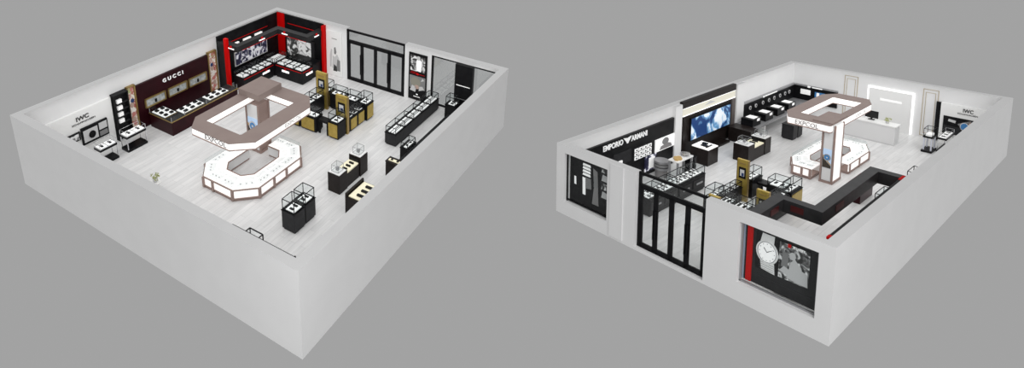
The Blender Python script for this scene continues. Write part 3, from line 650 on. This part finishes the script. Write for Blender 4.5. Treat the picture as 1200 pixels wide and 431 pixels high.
# ================================================================== MODEL B furniture
# --- long wall y=T (left-back in the picture), faces +y
def bx(x0, x1): return min(x0, x1), max(x0, x1)
struct('b', 'trim_2', MB().box(13.86, 14.48, T, T+.18, 0, 2.98), WALL)
struct('b', 'trim_3', MB().box(7.3, 8.15, T, T+.18, 0, 2.98), WALL)
t = thing('b', 'lettered_wall_panel', 'black wall panel with silver capitals and an eagle emblem over photos of watches', 'wall display', 18, T)
part(t, 'panel', MB().box(-3.5, 3.4, 0, .12, 0, 2.42), BLACK)
letters(t, 'raised_lettering', 'EMPORIO', .36, SILVER, 2.3, .13, 2.06, '+y', width=1.5, bold=.008)
letters(t, 'raised_lettering', 'ARMANI', .36, SILVER, .14, .13, 2.06, '+y', width=1.27, bold=.008)
mb = MB()
for k in range(6):
    w = .3-.045*k; z = 2.31-.045*k
    for s in (1, -1): mb.flat([(.46+s*.02, z-.05), (.46+s*w, z), (.46+s*w, z+.028), (.46+s*.02, z-.02)], (0, .12, 0), (1, 0, 0), (0, 0, 1), (0, 1, 0), 0, .03)
mb.flat([(.4, 2.04), (.52, 2.04), (.49, 2.25), (.43, 2.25)], (0, .12, 0), (1, 0, 0), (0, 0, 1), (0, 1, 0), 0, .03)
part(t, 'eagle_emblem', mb, SILVER)
g = MB().box(-1.5, -.05, .12, .16, 1.02, 1.64, DGREY)
for i in range(4):
    for j in range(3): g.box(-1.45+.36*i, -1.16+.36*i, .16, .19, 1.05+.2*j, 1.2+.2*j, PAD); g.box(-1.36+.36*i, -1.25+.36*i, .19, .2, 1.09+.2*j, 1.16+.2*j, LETTERB)
part(t, 'pillow_shelves', g)
g = MB().box(-3.62+.1, -1.82, .12, .16, .98, 1.62, PAD)
g.flat([(-2.2, 1.02), (-3.3, 1.02), (-3.2, 1.2), (-2.9, 1.28), (-2.3, 1.2)], (0, .16, 0), (1, 0, 0), (0, 0, 1), (0, 1, 0), 0, .006, LETTERG)
g.flat(ell(-2.7, 1.4, .3, .18), (0, .16, 0), (1, 0, 0), (0, 0, 1), (0, 1, 0), 0, .005, GREYM)
part(t, 'backlit_photo', g)
g = MB().box(-1.95, -1.0, .12, .16, .2, .96, NAVYSCR).box(-1.8, -1.3, .16, .17, .3, .85, PAD)
part(t, 'lower_screen', g)
part(t, 'shelf_recess', MB().box(.15, 1.5, .12, .14, 1.1, 1.7), DGREY); part(t, 'display_pad', MB().box(.9, 1.3, .14, .2, 1.2, 1.32), PAD)
# alcove with the blue film
t = thing('b', 'screen_alcove', 'deep brown media wall with a wide blue film screen under a cream light band', 'media wall', 11.08, T)
part(t, 'back_panel', MB().box(-2.72, 2.72, 0, .12, 0, 2.3), UMBER); part(t, 'cream_band', MB().box(-2.72, 2.72, 0, .16, 2.3, 2.74), CREAM)
part(t, 'led_line', MB().box(-2.72, 2.72, .16, .18, 2.3, 2.33).box(-2.72, 2.72, .16, .18, 2.71, 2.74), LED)
part(t, 'top_fascia', MB().box(-2.75, 2.75, 0, .19, 2.74, 3.08), UMBER)
part(t, 'crest', MB().flat([(-.55, 2.5), (.55, 2.5), (.3, 2.57), (0, 2.66), (-.3, 2.57)], (0, .16, 0), (1, 0, 0), (0, 0, 1), (0, 1, 0), 0, .02), PALEG)
part(t, 'side_panel', MB().box(-2.72, -2.35, .12, .2, 0, 2.3), mat('grey_brown_stone', (.1, .085, .08), .5)); part(t, 'side_panel', MB().box(2.45, 2.72, .12, .2, 0, 2.3), UMBER)
s = part(t, 'film_screen', MB().box(-2.2, 1.95, .12, .2, .82, 2.08), BLACK); part(s, 'film_picture', MB().box(-2.15, 1.9, .2, .21, .87, 2.03), BLUESCR)
part(t, 'platform', MB().box(-1.7, .9, .12, .5, 0, .1), UMBER)
# counter with black boxes along the rest of the wall
t = thing('b', 'wall_band', 'black display band around the far corner above the floating counter', 'wall display', T, T)
part(t, 'long_panel', MB().box(0, 6.95, 0, .1, .6, 1.62), BLACK); part(t, 'short_panel', MB().box(0, .1, .1, 2.5, .6, 1.62), BLACK)
part(t, 'header', MB().box(0, 6.95, 0, .16, 1.62, 1.7), STEEL); part(t, 'header', MB().box(0, .16, .16, 2.5, 1.62, 1.7), STEEL)
part(t, 'sign_strip', MB().box(2.7, 4.3, .16, .18, 1.62, 1.68).box(4.4, 4.55, .16, .19, 1.6, 1.69), PAD); part(t, 'sign_strip', MB().box(.16, .18, 1.15, 1.7, 1.61, 1.67).box(.16, .19, .9, 1.05, 1.59, 1.7), PAD)
for u in (6.0, 5.3, 4.4, 3.6, 2.9, 2.1, 1.4, .8):
    mb = MB().flat(ell(u, 1.25, .13, .12), (0, .1, 0), (1, 0, 0), (0, 0, 1), (0, 1, 0), 0, .03, PALEG); mb.flat(ell(u, 1.25, .07, .06), (0, .1, 0), (1, 0, 0), (0, 0, 1), (0, 1, 0), 0, .035, LETTERB)
    part(t, 'watch_picture', mb)
part(t, 'lit_picture', MB().box(.1, .13, .5, 1.05, 1.1, 1.42), PAD); part(t, 'blue_picture', MB().box(.1, .13, 1.3, 1.85, 1.05, 1.38, SKYB).box(.13, .135, 1.4, 1.55, 1.1, 1.35, PAD), None)
t = thing('b', 'floating_counter', 'long thin grey counter carrying the black watch boxes along the far left wall', 'counter', 5.4, 1.0)
part(t, 'counter_slab', MB().box(-4.9, 2.9, -.56, .6, .64, .74), STEEL); part(t, 'support', MB().box(-4.8, -4.7, -.56, .45, 0, .64), WHITE); part(t, 'support', MB().box(1.2, 1.3, -.56, .45, 0, .64), WHITE)
LBL = ['nearest the brown alcove', 'second from the brown alcove', 'third from the brown alcove', 'nearest the far corner']
src = None
for k, x in enumerate((7.7, 6.15, 4.65, 3.2)):
    lab = 'black watch box with lit top on floating counter, '+LBL[k]
    if src is None:
        src = thing('b', 'watch_box', lab, 'display box', x, 1.12, .742, 0, 'black watch boxes on the floating counter')
        part(src, 'box', MB().box(-.48, .48, -.32, .32, 0, .42), BLACK); part(src, 'lit_top', MB().box(-.3, .22, -.2, .24, .42, .44), PAD); part(src, 'lit_front', MB().box(-.3, -.0, .32, .335, .26, .4), PAD)
    else: copy_thing(src, 'b', lab, x, 1.12, .742)
showcase('b', 'tall_cabinet', 'dark umber cabinet standing under the near end of the floating counter', 8.36, 9.2, .62, 1.8, .82, .82, UMBER, UMBER, CREAMP, 0)
trio('b', 'right model', 9.1, 11.6, 2.05, 2.8)
showcase('b', 'glass_box_pedestal', 'dark grey pedestal behind the kiosk fascia, nearer of two', 5.95, 6.5, 2.25, 2.85, .85, .85, DGREY, BLACK, PAD, 0, cat='display pedestal')
showcase('b', 'glass_box_pedestal', 'dark grey pedestal behind the kiosk fascia, farther of two', 5.3, 5.85, 2.25, 2.85, .85, .85, DGREY, BLACK, PAD, 0, cat='display pedestal')
t = thing('b', 'lit_top_block', 'glossy umber block with a bright watch tray before the blue film screen', 'display counter', 13.05, 1.3)
part(t, 'block', MB().box(-.5, .5, -.46, .46, 0, .82), UMBER, .01); p = part(t, 'lit_tray', MB().box(-.5, .45, -.42, .44, .82, .87), LIT); part(p, 'watch_row', MB().box(-.3, -.1, -.2, .05, .87, .92).box(0, .2, -.1, .2, .87, .92).box(-.25, .3, .22, .27, .87, .92), BLACK)
# watch cases before the lettered panel
def drawer_case(label, x0, x1, y0, y1, h, hg, cells):
    t = showcase('b', 'drawer_case', label, x0, x1, y0, y1, h, hg, BLACK, BLACK, PAD, 2, 'x', cells); cx, cy = (x0+x1)/2, (y0+y1)/2; n = cells
    for k in range(n):
        a, b = x0-cx+(x1-x0)*k/n+.05, x0-cx+(x1-x0)*(k+1)/n-.05; d = part(t, 'drawer', MB().box(a, b, y1-cy, y1-cy+.02, .25, h-.12), CHAR); part(d, 'handle', MB().box(a+(b-a)*.25, b-(b-a)*.25, y1-cy+.02, y1-cy+.05, h-.35, h-.28), STEEL)
    return t
drawer_case('long black drawer case with striped trays seen over the glass doors, kiosk end', 16.0, 18.2, 2.28, 2.92, .76, 1.12, 2)
drawer_case('long black drawer case with striped trays seen through the glass doors, window end', 18.3, 20.4, 2.28, 2.92, .76, 1.12, 2)
t = thing('b', 'tall_table', 'white topped table with autumn leaf decoration above the drawer cabinet', 'table', 16.05, 1.55)
part(t, 'table_top', MB().box(-.75, .6, -.1, .4, 1.05, 1.1), WHITE)
for u in (-.68, .53):
    for v in (-.05, .35): part(t, 'leg', MB().box(u-.04, u+.04, v-.04, v+.04, 0, 1.05), STEEL)
solo('b', 'leaf_decoration', MB().cyl((0, 0), .2, 0, .06, 9).cyl((.2, .05), .1, 0, .08, 7).cyl((-.2, -.05), .1, 0, .05, 8), mat('autumn_leaf', (.5, .33, .12), .6), 'orange brown leaf decoration lying on the white topped table', 'decoration', 16.25, 1.7, 1.104)
t = thing('b', 'glass_dish', 'wide round glass dish on the far edge of the white topped table', 'dish', 15.6, 1.7, 1.104); part(t, 'bowl', MB().cyl((0, 0), .12, 0, .1, 20, None, .22), STEEL); part(t, 'rim', MB().cyl((0, 0), .23, .1, .12, 20), CHROME)
drawer_case('small black drawer cabinet with two bright trays beside the white topped table', 15.0, 15.25, 1.5, 1.95, .98, 1.0, 1)
t = thing('b', 'round_tiered_display', 'round three-tier grey display drum below the backlit photo', 'display stand', 16.35, .95)
for k in range(3): part(t, 'tier', MB().cyl((0, 0), .36, .4+.16*k, .5+.16*k, 28), STEEL if k % 2 == 0 else GREYM); part(t, 'neck', MB().cyl((0, 0), .28, .34+.16*(k-1)+.16 if k else 0, .4+.16*k, 28), LETTERG)
t = thing('b', 'floor_plinth', 'square white low plinth on the floor under the round display drum', 'plinth', 17.4, 1.75)
part(t, 'slab', MB().box(-.85, .55, -.1, .45, 0, .1), WHITE); part(t, 'inset', MB().cyl((-.1, .17), .2, .1, .12, 20), PALEG)
t = thing('b', 'low_display', 'low white shelf rack with jewellery behind the left end of the doors', 'display rack', 20.2, 1.4)
part(t, 'slab', MB().box(-1, 1, -.5, .5, 0, .35), WHITE); part(t, 'rail', MB().bars(-.9, .9, -.4, .4, .36, .62, .02), BLACK); part(t, 'jewellery_row', MB().box(-.7, -.4, -.2, .2, .35, .42).box(-.1, .2, -.2, .2, .35, .42).box(.5, .7, -.2, .2, .35, .42), LETTERG)
pylon('b', 21.6, 6.15, '+x', 2.6, 'gold panel showing through the right end of the door transom', .35)

# red trimmed corner store seen from outside
BB = [(22.36, 7.58), (19.85, 7.58), (19.85, 8.78), (14.6, 8.78), (14.6, 9.78)]
B = corner_beam('b', BB, 'dark grey hanging fascia beam stepping round the red trimmed corner store, right model', 2.15, 2.62, .36)
part(B, 'red_panel', MB().box(20.4, 21.0, 7.76, 7.775, 2.28, 2.5).box(20.03, 20.04, 8.0, 8.4, 2.28, 2.5).box(18.2, 18.9, 8.96, 8.975, 2.28, 2.5), mat('deep_red_sign', (.05, .001, .001), .4))
t = thing('b', 'store_back_wall', 'thin black cladding edge with red ends along the inside of the near right wall', 'wall display', 19.05, WB-T)
part(t, 'panel', MB().box(-3.1, 3.1, -.1, 0, 0, 2.97), BLACK); part(t, 'red_end', MB().box(3.1, 3.3, -.11, 0, 0, 2.98), RED); part(t, 'red_end', MB().box(-3.6, -3.1, -.11, 0, 0, 2.98), RED)
t = thing('b', 'wine_block', 'small dark wine counter with a red edged top inside the fascia beam', 'display counter', 11.5, 7.5)
part(t, 'block', MB().box(-.75, .75, -.22, .25, 0, .82), WINE, .01); part(t, 'red_edge', MB().box(-.77, .77, -.24, .27, .82, .85), mat('red_edge', (.4, .01, .02), .4)); part(t, 'top', MB().box(-.73, .73, -.2, .23, .85, .87), UMBER)
showcase('b', 'store_case', 'white topped case with wire-edged glass near the wine counter', 12.4, 13.5, 8.55, 8.9, .8, 1.2, WHITE, BLACK, PAD, 1)
showcase('b', 'store_case', 'gold sided black case showing inside the beam corner', 20.3, 21.6, 8.2, 8.6, .9, .9, BLACK, STEEL, PAD, 0, 'x', 1, None, [('-y', 20.35, 21.55), ('+y', 20.35, 21.55)])
# shop window displays
t = thing('b', 'window_poster', 'black window display with a large white wristwatch and a monochrome figure photo', 'window display', LB-.36, 8.75)
def plate(mb, pts, m, d): mb.flat(pts, (0, 0, 0), (0, 1, 0), (0, 0, 1), (1, 0, 0), 0, d, m)
part(t, 'back_board', MB().box(-.06, 0, -1.1, 1.1, .58, 2.64), CHAR)
g = MB(); plate(g, [(-.75, 1.15), (.82, 1.15), (.82, 2.42), (-.75, 2.42)], BLACK, .006)
plate(g, [(-.05, 1.17), (.8, 1.17), (.8, 2.36), (-.05, 2.36)], BWPRINT, .01); plate(g, [(.45, 1.2), (.78, 1.2), (.76, 1.6), (.5, 1.7)], PALEG, .012); plate(g, [(.02, 1.6), (.2, 1.55), (.22, 2.0), (.05, 2.1)], GREYM, .012)
plate(g, [(.2, 1.25), (.55, 1.2), (.6, 1.7), (.4, 1.95), (.28, 1.8)], PALEG, .014); plate(g, ell(.33, 2.02, .09, .13), PALEG, .016); plate(g, [(-.03, 1.4), (.3, 1.3), (.35, 1.5), (.1, 1.6)], PALEG, .015)
part(t, 'figure_photo', g)
g = MB(); plate(g, [(-.62, 2.1), (-.22, 2.1), (-.2, 2.42), (-.56, 2.42)], WHITE, .015); plate(g, [(-.55, 1.2), (-.15, 1.15), (-.18, 1.5), (-.6, 1.5)], WHITE, .015)
for k in range(4): plate(g, [(-.6, 1.22+.07*k), (-.18, 1.2+.07*k), (-.18, 1.21+.07*k), (-.6, 1.23+.07*k)], GREYM, .018)
plate(g, ell(-.4, 1.82, .33, .4, 24), WHITE, .03); plate(g, ell(-.4, 1.82, .285, .355, 24), CHROME, .032); plate(g, ell(-.4, 1.82, .26, .33, 24), PAD, .036)
for a, l in ((.6, .2), (2.3, .15)): plate(g, [(-.4, 1.81), (-.4+l*math.cos(a), 1.81+l*1.2*math.sin(a)), (-.4+l*math.cos(a)+.015, 1.83+l*1.2*math.sin(a)), (-.4, 1.84)], LETTERB, .042)
for k in range(12): a = k*math.pi/6; plate(g, ell(-.4+.22*math.cos(a), 1.82+.28*math.sin(a), .012, .016, 5), LETTERB, .041)
plate(g, [(-.07, 1.78), (-.03, 1.78), (-.03, 1.88), (-.07, 1.88)], PALEG, .03)
part(t, 'wristwatch', g)
part(t, 'red_square', MB().box(.01, .02, .18, .27, 2.26, 2.38), REDP); letters(t, 'poster_lettering', 'TISSOT', .12, PAD, .012, .3, 2.27, '+x', width=.36, ext=.003)
part(t, 'baseboard_line', MB().box(0, .012, -1.0, 1.0, .9, .93), DGREY)
part(t, 'red_strip', MB().box(0, .06, -1.0, -.84, .6, 2.62), RED); part(t, 'glass_edge', MB().box(0, .05, -1.12, -1.07, .6, 2.62), mat('blue_grey_edge', (.4, .47, .58), .3))
t = thing('b', 'window_collage', 'black window display of shelves, dummies and monochrome figure pictures at the left corner', 'window display', LB-.36, 1.5)
part(t, 'back_board', MB().box(-.06, 0, -1.06, 1.06, .5, 2.64), BLACK)
g = MB()
for k in range(4): plate(g, [(-.4, 1.85+.14*k), (0, 1.85+.14*k), (-.02, 1.95+.14*k), (-.38, 1.95+.14*k)], PAD, .01)
part(t, 'white_lettering', g)
g = MB(); plate(g, [(-.38, 1.0), (-.24, 1.0), (-.26, 1.75), (-.4, 1.75)], PAD, .01); plate(g, [(-.22, 1.3), (.05, 1.35), (.02, 1.78), (-.25, 1.78)], GREYM, .01); plate(g, [(-.82, 1.3), (-.72, 1.3), (-.74, 1.65), (-.83, 1.65)], PAD, .01)
plate(g, [(.1, .75), (.42, .75), (.38, 1.5), (.34, 2.2), (.12, 2.3), (.18, 1.5)], LETTERG, .01); plate(g, [(.16, 1.5), (.34, 1.5), (.32, 2.0), (.18, 2.0)], GREYM, .014)
part(t, 'figure_picture', g)
g = MB(); plate(g, [(.5, 1.15), (.9, 1.15), (.88, 2.6), (.5, 2.6)], DGREY, .008)
for k in range(4): plate(g, [(.54, 1.2+.36*k), (.84, 1.2+.36*k), (.8, 1.45+.36*k), (.6, 1.48+.36*k)], BWPRINT if k % 2 else PALEG, .012+.001*k)
part(t, 'picture_strip', g)
# --- end wall x=T (back right), faces +x
def panel_mould(y0, y1, n):
    t = struct('b', 'trim_%d' % n, MB().box(T, T+.02, y0, y0+.03, .1, 2.78).box(T, T+.02, y1-.03, y1, .1, 2.78).box(T, T+.02, y0, y1, 2.75, 2.78).box(T, T+.02, y0, y1, .1, .13)
        .box(T, T+.02, y0+.12, y0+.14, .25, 2.6).box(T, T+.02, y1-.14, y1-.12, .25, 2.6).box(T, T+.02, y0+.12, y1-.12, 2.58, 2.6).box(T, T+.02, y0+.12, y1-.12, .25, .27), mat('gilt_moulding', (.5, .42, .3), .5))
panel_mould(3.12, 3.8, 4); panel_mould(6.83, 7.5, 5)
t = thing('b', 'backlit_panel', 'white reception backdrop with a glowing light edge and faint lettering', 'wall panel', T, 5.4)
part(t, 'panel', MB().box(0, .1, -1.0, 1.0, 0, 2.32), WHITE); part(t, 'light_edge', MB().box(0, .08, -1.08, -1.0, 0, 2.4).box(0, .08, 1.0, 1.08, 0, 2.4).box(0, .08, -1.0, 1.0, 2.32, 2.4), LED); part(t, 'faint_sign', MB().box(.1, .12, -.45, .55, 1.66, 1.78), PAD)
t = thing('b', 'reception_desk', 'plain white reception desk before the glowing backdrop', 'desk', 2.55, 5.3)
part(t, 'front_panel', MB().box(.55, .62, -1.25, 1.15, 0, 1.02), GREYW); part(t, 'desk_top', MB().box(-.1, .66, -1.3, 1.2, 1.02, 1.07), WHITE); part(t, 'end_panel', MB().box(-.1, .55, 1.08, 1.15, 0, 1.02), GREYW); part(t, 'work_surface', MB().box(-.5, .55, -1.2, 1.08, .72, .76), WHITE); part(t, 'kick_strip', MB().box(.62, .64, -1.25, 1.15, 0, .06), PALEG)
t = thing('b', 'computer_monitor', 'black computer monitor on the white reception desk', 'monitor', 2.7, 5.25, 1.074)
part(t, 'screen', MB().box(-.03, .03, -.3, .3, .1, .5), BLACK, .01); part(t, 'stand', MB().box(-.03, .03, -.04, .04, .02, .12), DGREY); part(t, 'foot', MB().box(-.1, .1, -.14, .14, 0, .02), DGREY); part(t, 'display', MB().box(.03, .034, -.26, .26, .14, .46), CHAR)
flower('b', 2.8, 6.0, 1.074, 'pale green flower bouquet in a vase on the reception desk', .95)
t = thing('b', 'brand_board', 'white wall board with black serif letters above a dark wristwatch picture, far right', 'wall display', T, 8.6)
part(t, 'board', MB().box(0, .12, -.95, 1.3, 0, 2.2), WHITE); part(t, 'black_niche', MB().box(0, .1, -1.15, -.95, .05, 2.2), BLACK)
letters(t, 'logo_lettering', 'IWC', .27, LETTERB, .13, -.06, 1.88, '+x', width=.42, bold=.006); letters(t, 'tagline_lettering', 'SCHAFFHAUSEN', .1, LETTERB, .13, -.26, 1.74, '+x', width=.8)
g = MB().box(.12, .15, -.8, 1.1, .55, 1.52, BLACK); g.box(.15, .155, -.76, .1, .6, 1.0, DGREY)
F2 = lambda pts, m, d: g.flat(pts, (.15, 0, 0), (0, 1, 0), (0, 0, 1), (1, 0, 0), 0, d, m)
F2([(-.6, 1.25), (-.3, 1.2), (-.28, 1.34), (-.58, 1.38)], PALEG, .01); F2([(-.15, 1.1), (.35, 1.4), (.3, 1.48), (-.2, 1.2)], GREYM, .01)
part(t, 'picture', g)
g = MB(); g.flat([(.2, .92), (.36, 1.1), (.34, 1.42), (.24, 1.45)], (.15, 0, 0), (0, 1, 0), (0, 0, 1), (1, 0, 0), 0, .01, SKIN); g.flat(ell(.08, 1.1, .19, .23, 18), (.15, 0, 0), (0, 1, 0), (0, 0, 1), (1, 0, 0), 0, .02, CHROME); g.flat(ell(.08, 1.1, .15, .19, 18), (.15, 0, 0), (0, 1, 0), (0, 0, 1), (1, 0, 0), 0, .025, SKYB)
part(t, 'blue_dial_picture', g)
leg_table('b', 'low chrome legged watch table before the dark wristwatch picture', 1.0, 2.4, 8.04, 8.4, .8, 2)
t = thing('b', 'glass_cube_table', 'tall chrome legged stand with a glass cube before the gilt wall moulding', 'display stand', 2.5, 7.75)
part(t, 'base_block', MB().box(-.45, .45, -.22, .22, 0, .1), BLACK)
for u in (-.3, .3):
    for v in (-.15, .15): part(t, 'leg', MB().box(u-.03, u+.03, v-.03, v+.03, .1, .78), mat('clear_leg', (.65, .67, .75), .2))
part(t, 'shelf', MB().box(-.4, .4, -.2, .2, .78, .84), BLACK); part(t, 'glass_frame', MB().bars(-.36, .36, -.18, .18, .85, 1.25, .02), BLACK); part(t, 'display_pad', MB().box(-.25, .25, -.12, .12, .84, .95), PAD); part(t, 'glass', MB().box(-.36, .36, -.18, .18, 1.24, 1.25), GL)
t = thing('b', 'glass_box_case', 'small wire-edged box just showing over the near right wall', 'display case', 9.4, 8.85)
part(t, 'pedestal', MB().box(-.5, .5, -.2, .2, 0, .85), WHITE); part(t, 'glass_frame', MB().bars(-.45, .45, -.16, .16, .87, 1.2, .025), BLACK)

# ------------------------------------------------------------------ light
wd = bpy.data.worlds.new('grey_studio'); scn.world = wd; wd.use_nodes = True
wd.node_tree.nodes['Background'].inputs[0].default_value = (.362, .362, .362, 1); wd.node_tree.nodes['Background'].inputs[1].default_value = 1.0
def sun(name, d, e, ang):
    l = bpy.data.lights.new(name, 'SUN'); l.energy = e; l.angle = math.radians(ang); o = bpy.data.objects.new(name, l); COL.objects.link(o)
    o.rotation_euler = Vector(d).to_track_quat('-Z', 'Y').to_euler()
sun('key_sun', (.0, .72, -.7), 1.15, 60)
def area(name, md, p, tgt, e, size, size_y=None):
    l = bpy.data.lights.new(name, 'AREA'); l.energy = e; l.size = size; l.shape = 'DISK'
    if size_y: l.shape = 'RECTANGLE'; l.size_y = size_y
    o = bpy.data.objects.new(name, l); COL.objects.link(o)
    if size_y: o.matrix_world = MW[md] @ Matrix.Translation(p)
    else:
        P = MW[md] @ Vector(p); Q = MW[md] @ Vector(tgt); o.matrix_world = Matrix.Translation(P) @ (Q-P).to_track_quat('-Z', 'Y').to_matrix().to_4x4()
area('softbox', 'a', (-5, -5, 5), (1.5, 1.5, 1), 200, 4)
area('softbox', 'b', (LB+6, WB+6, 6), (LB-2, WB-2, 1), 260, 4)
area('interior_fill', 'a', (LA/2, WA/2, 3.02), None, 315, LA-1.2, WA-1.2)  # unseen panel added over the roofless room to brighten its floor
area('interior_fill', 'b', (LB/2, WB/2, 3.1), None, 360, LB-1.6, WB-1.6)  # second added fill, unseen, above the right model's open top
vs = scn.view_settings; vs.view_transform = 'Standard'; vs.look = 'None'; vs.gamma = 1; vs.use_curve_mapping = False; vs.exposure = 0
scn.cycles.max_bounces = 6; scn.cycles.transparent_max_bounces = 24
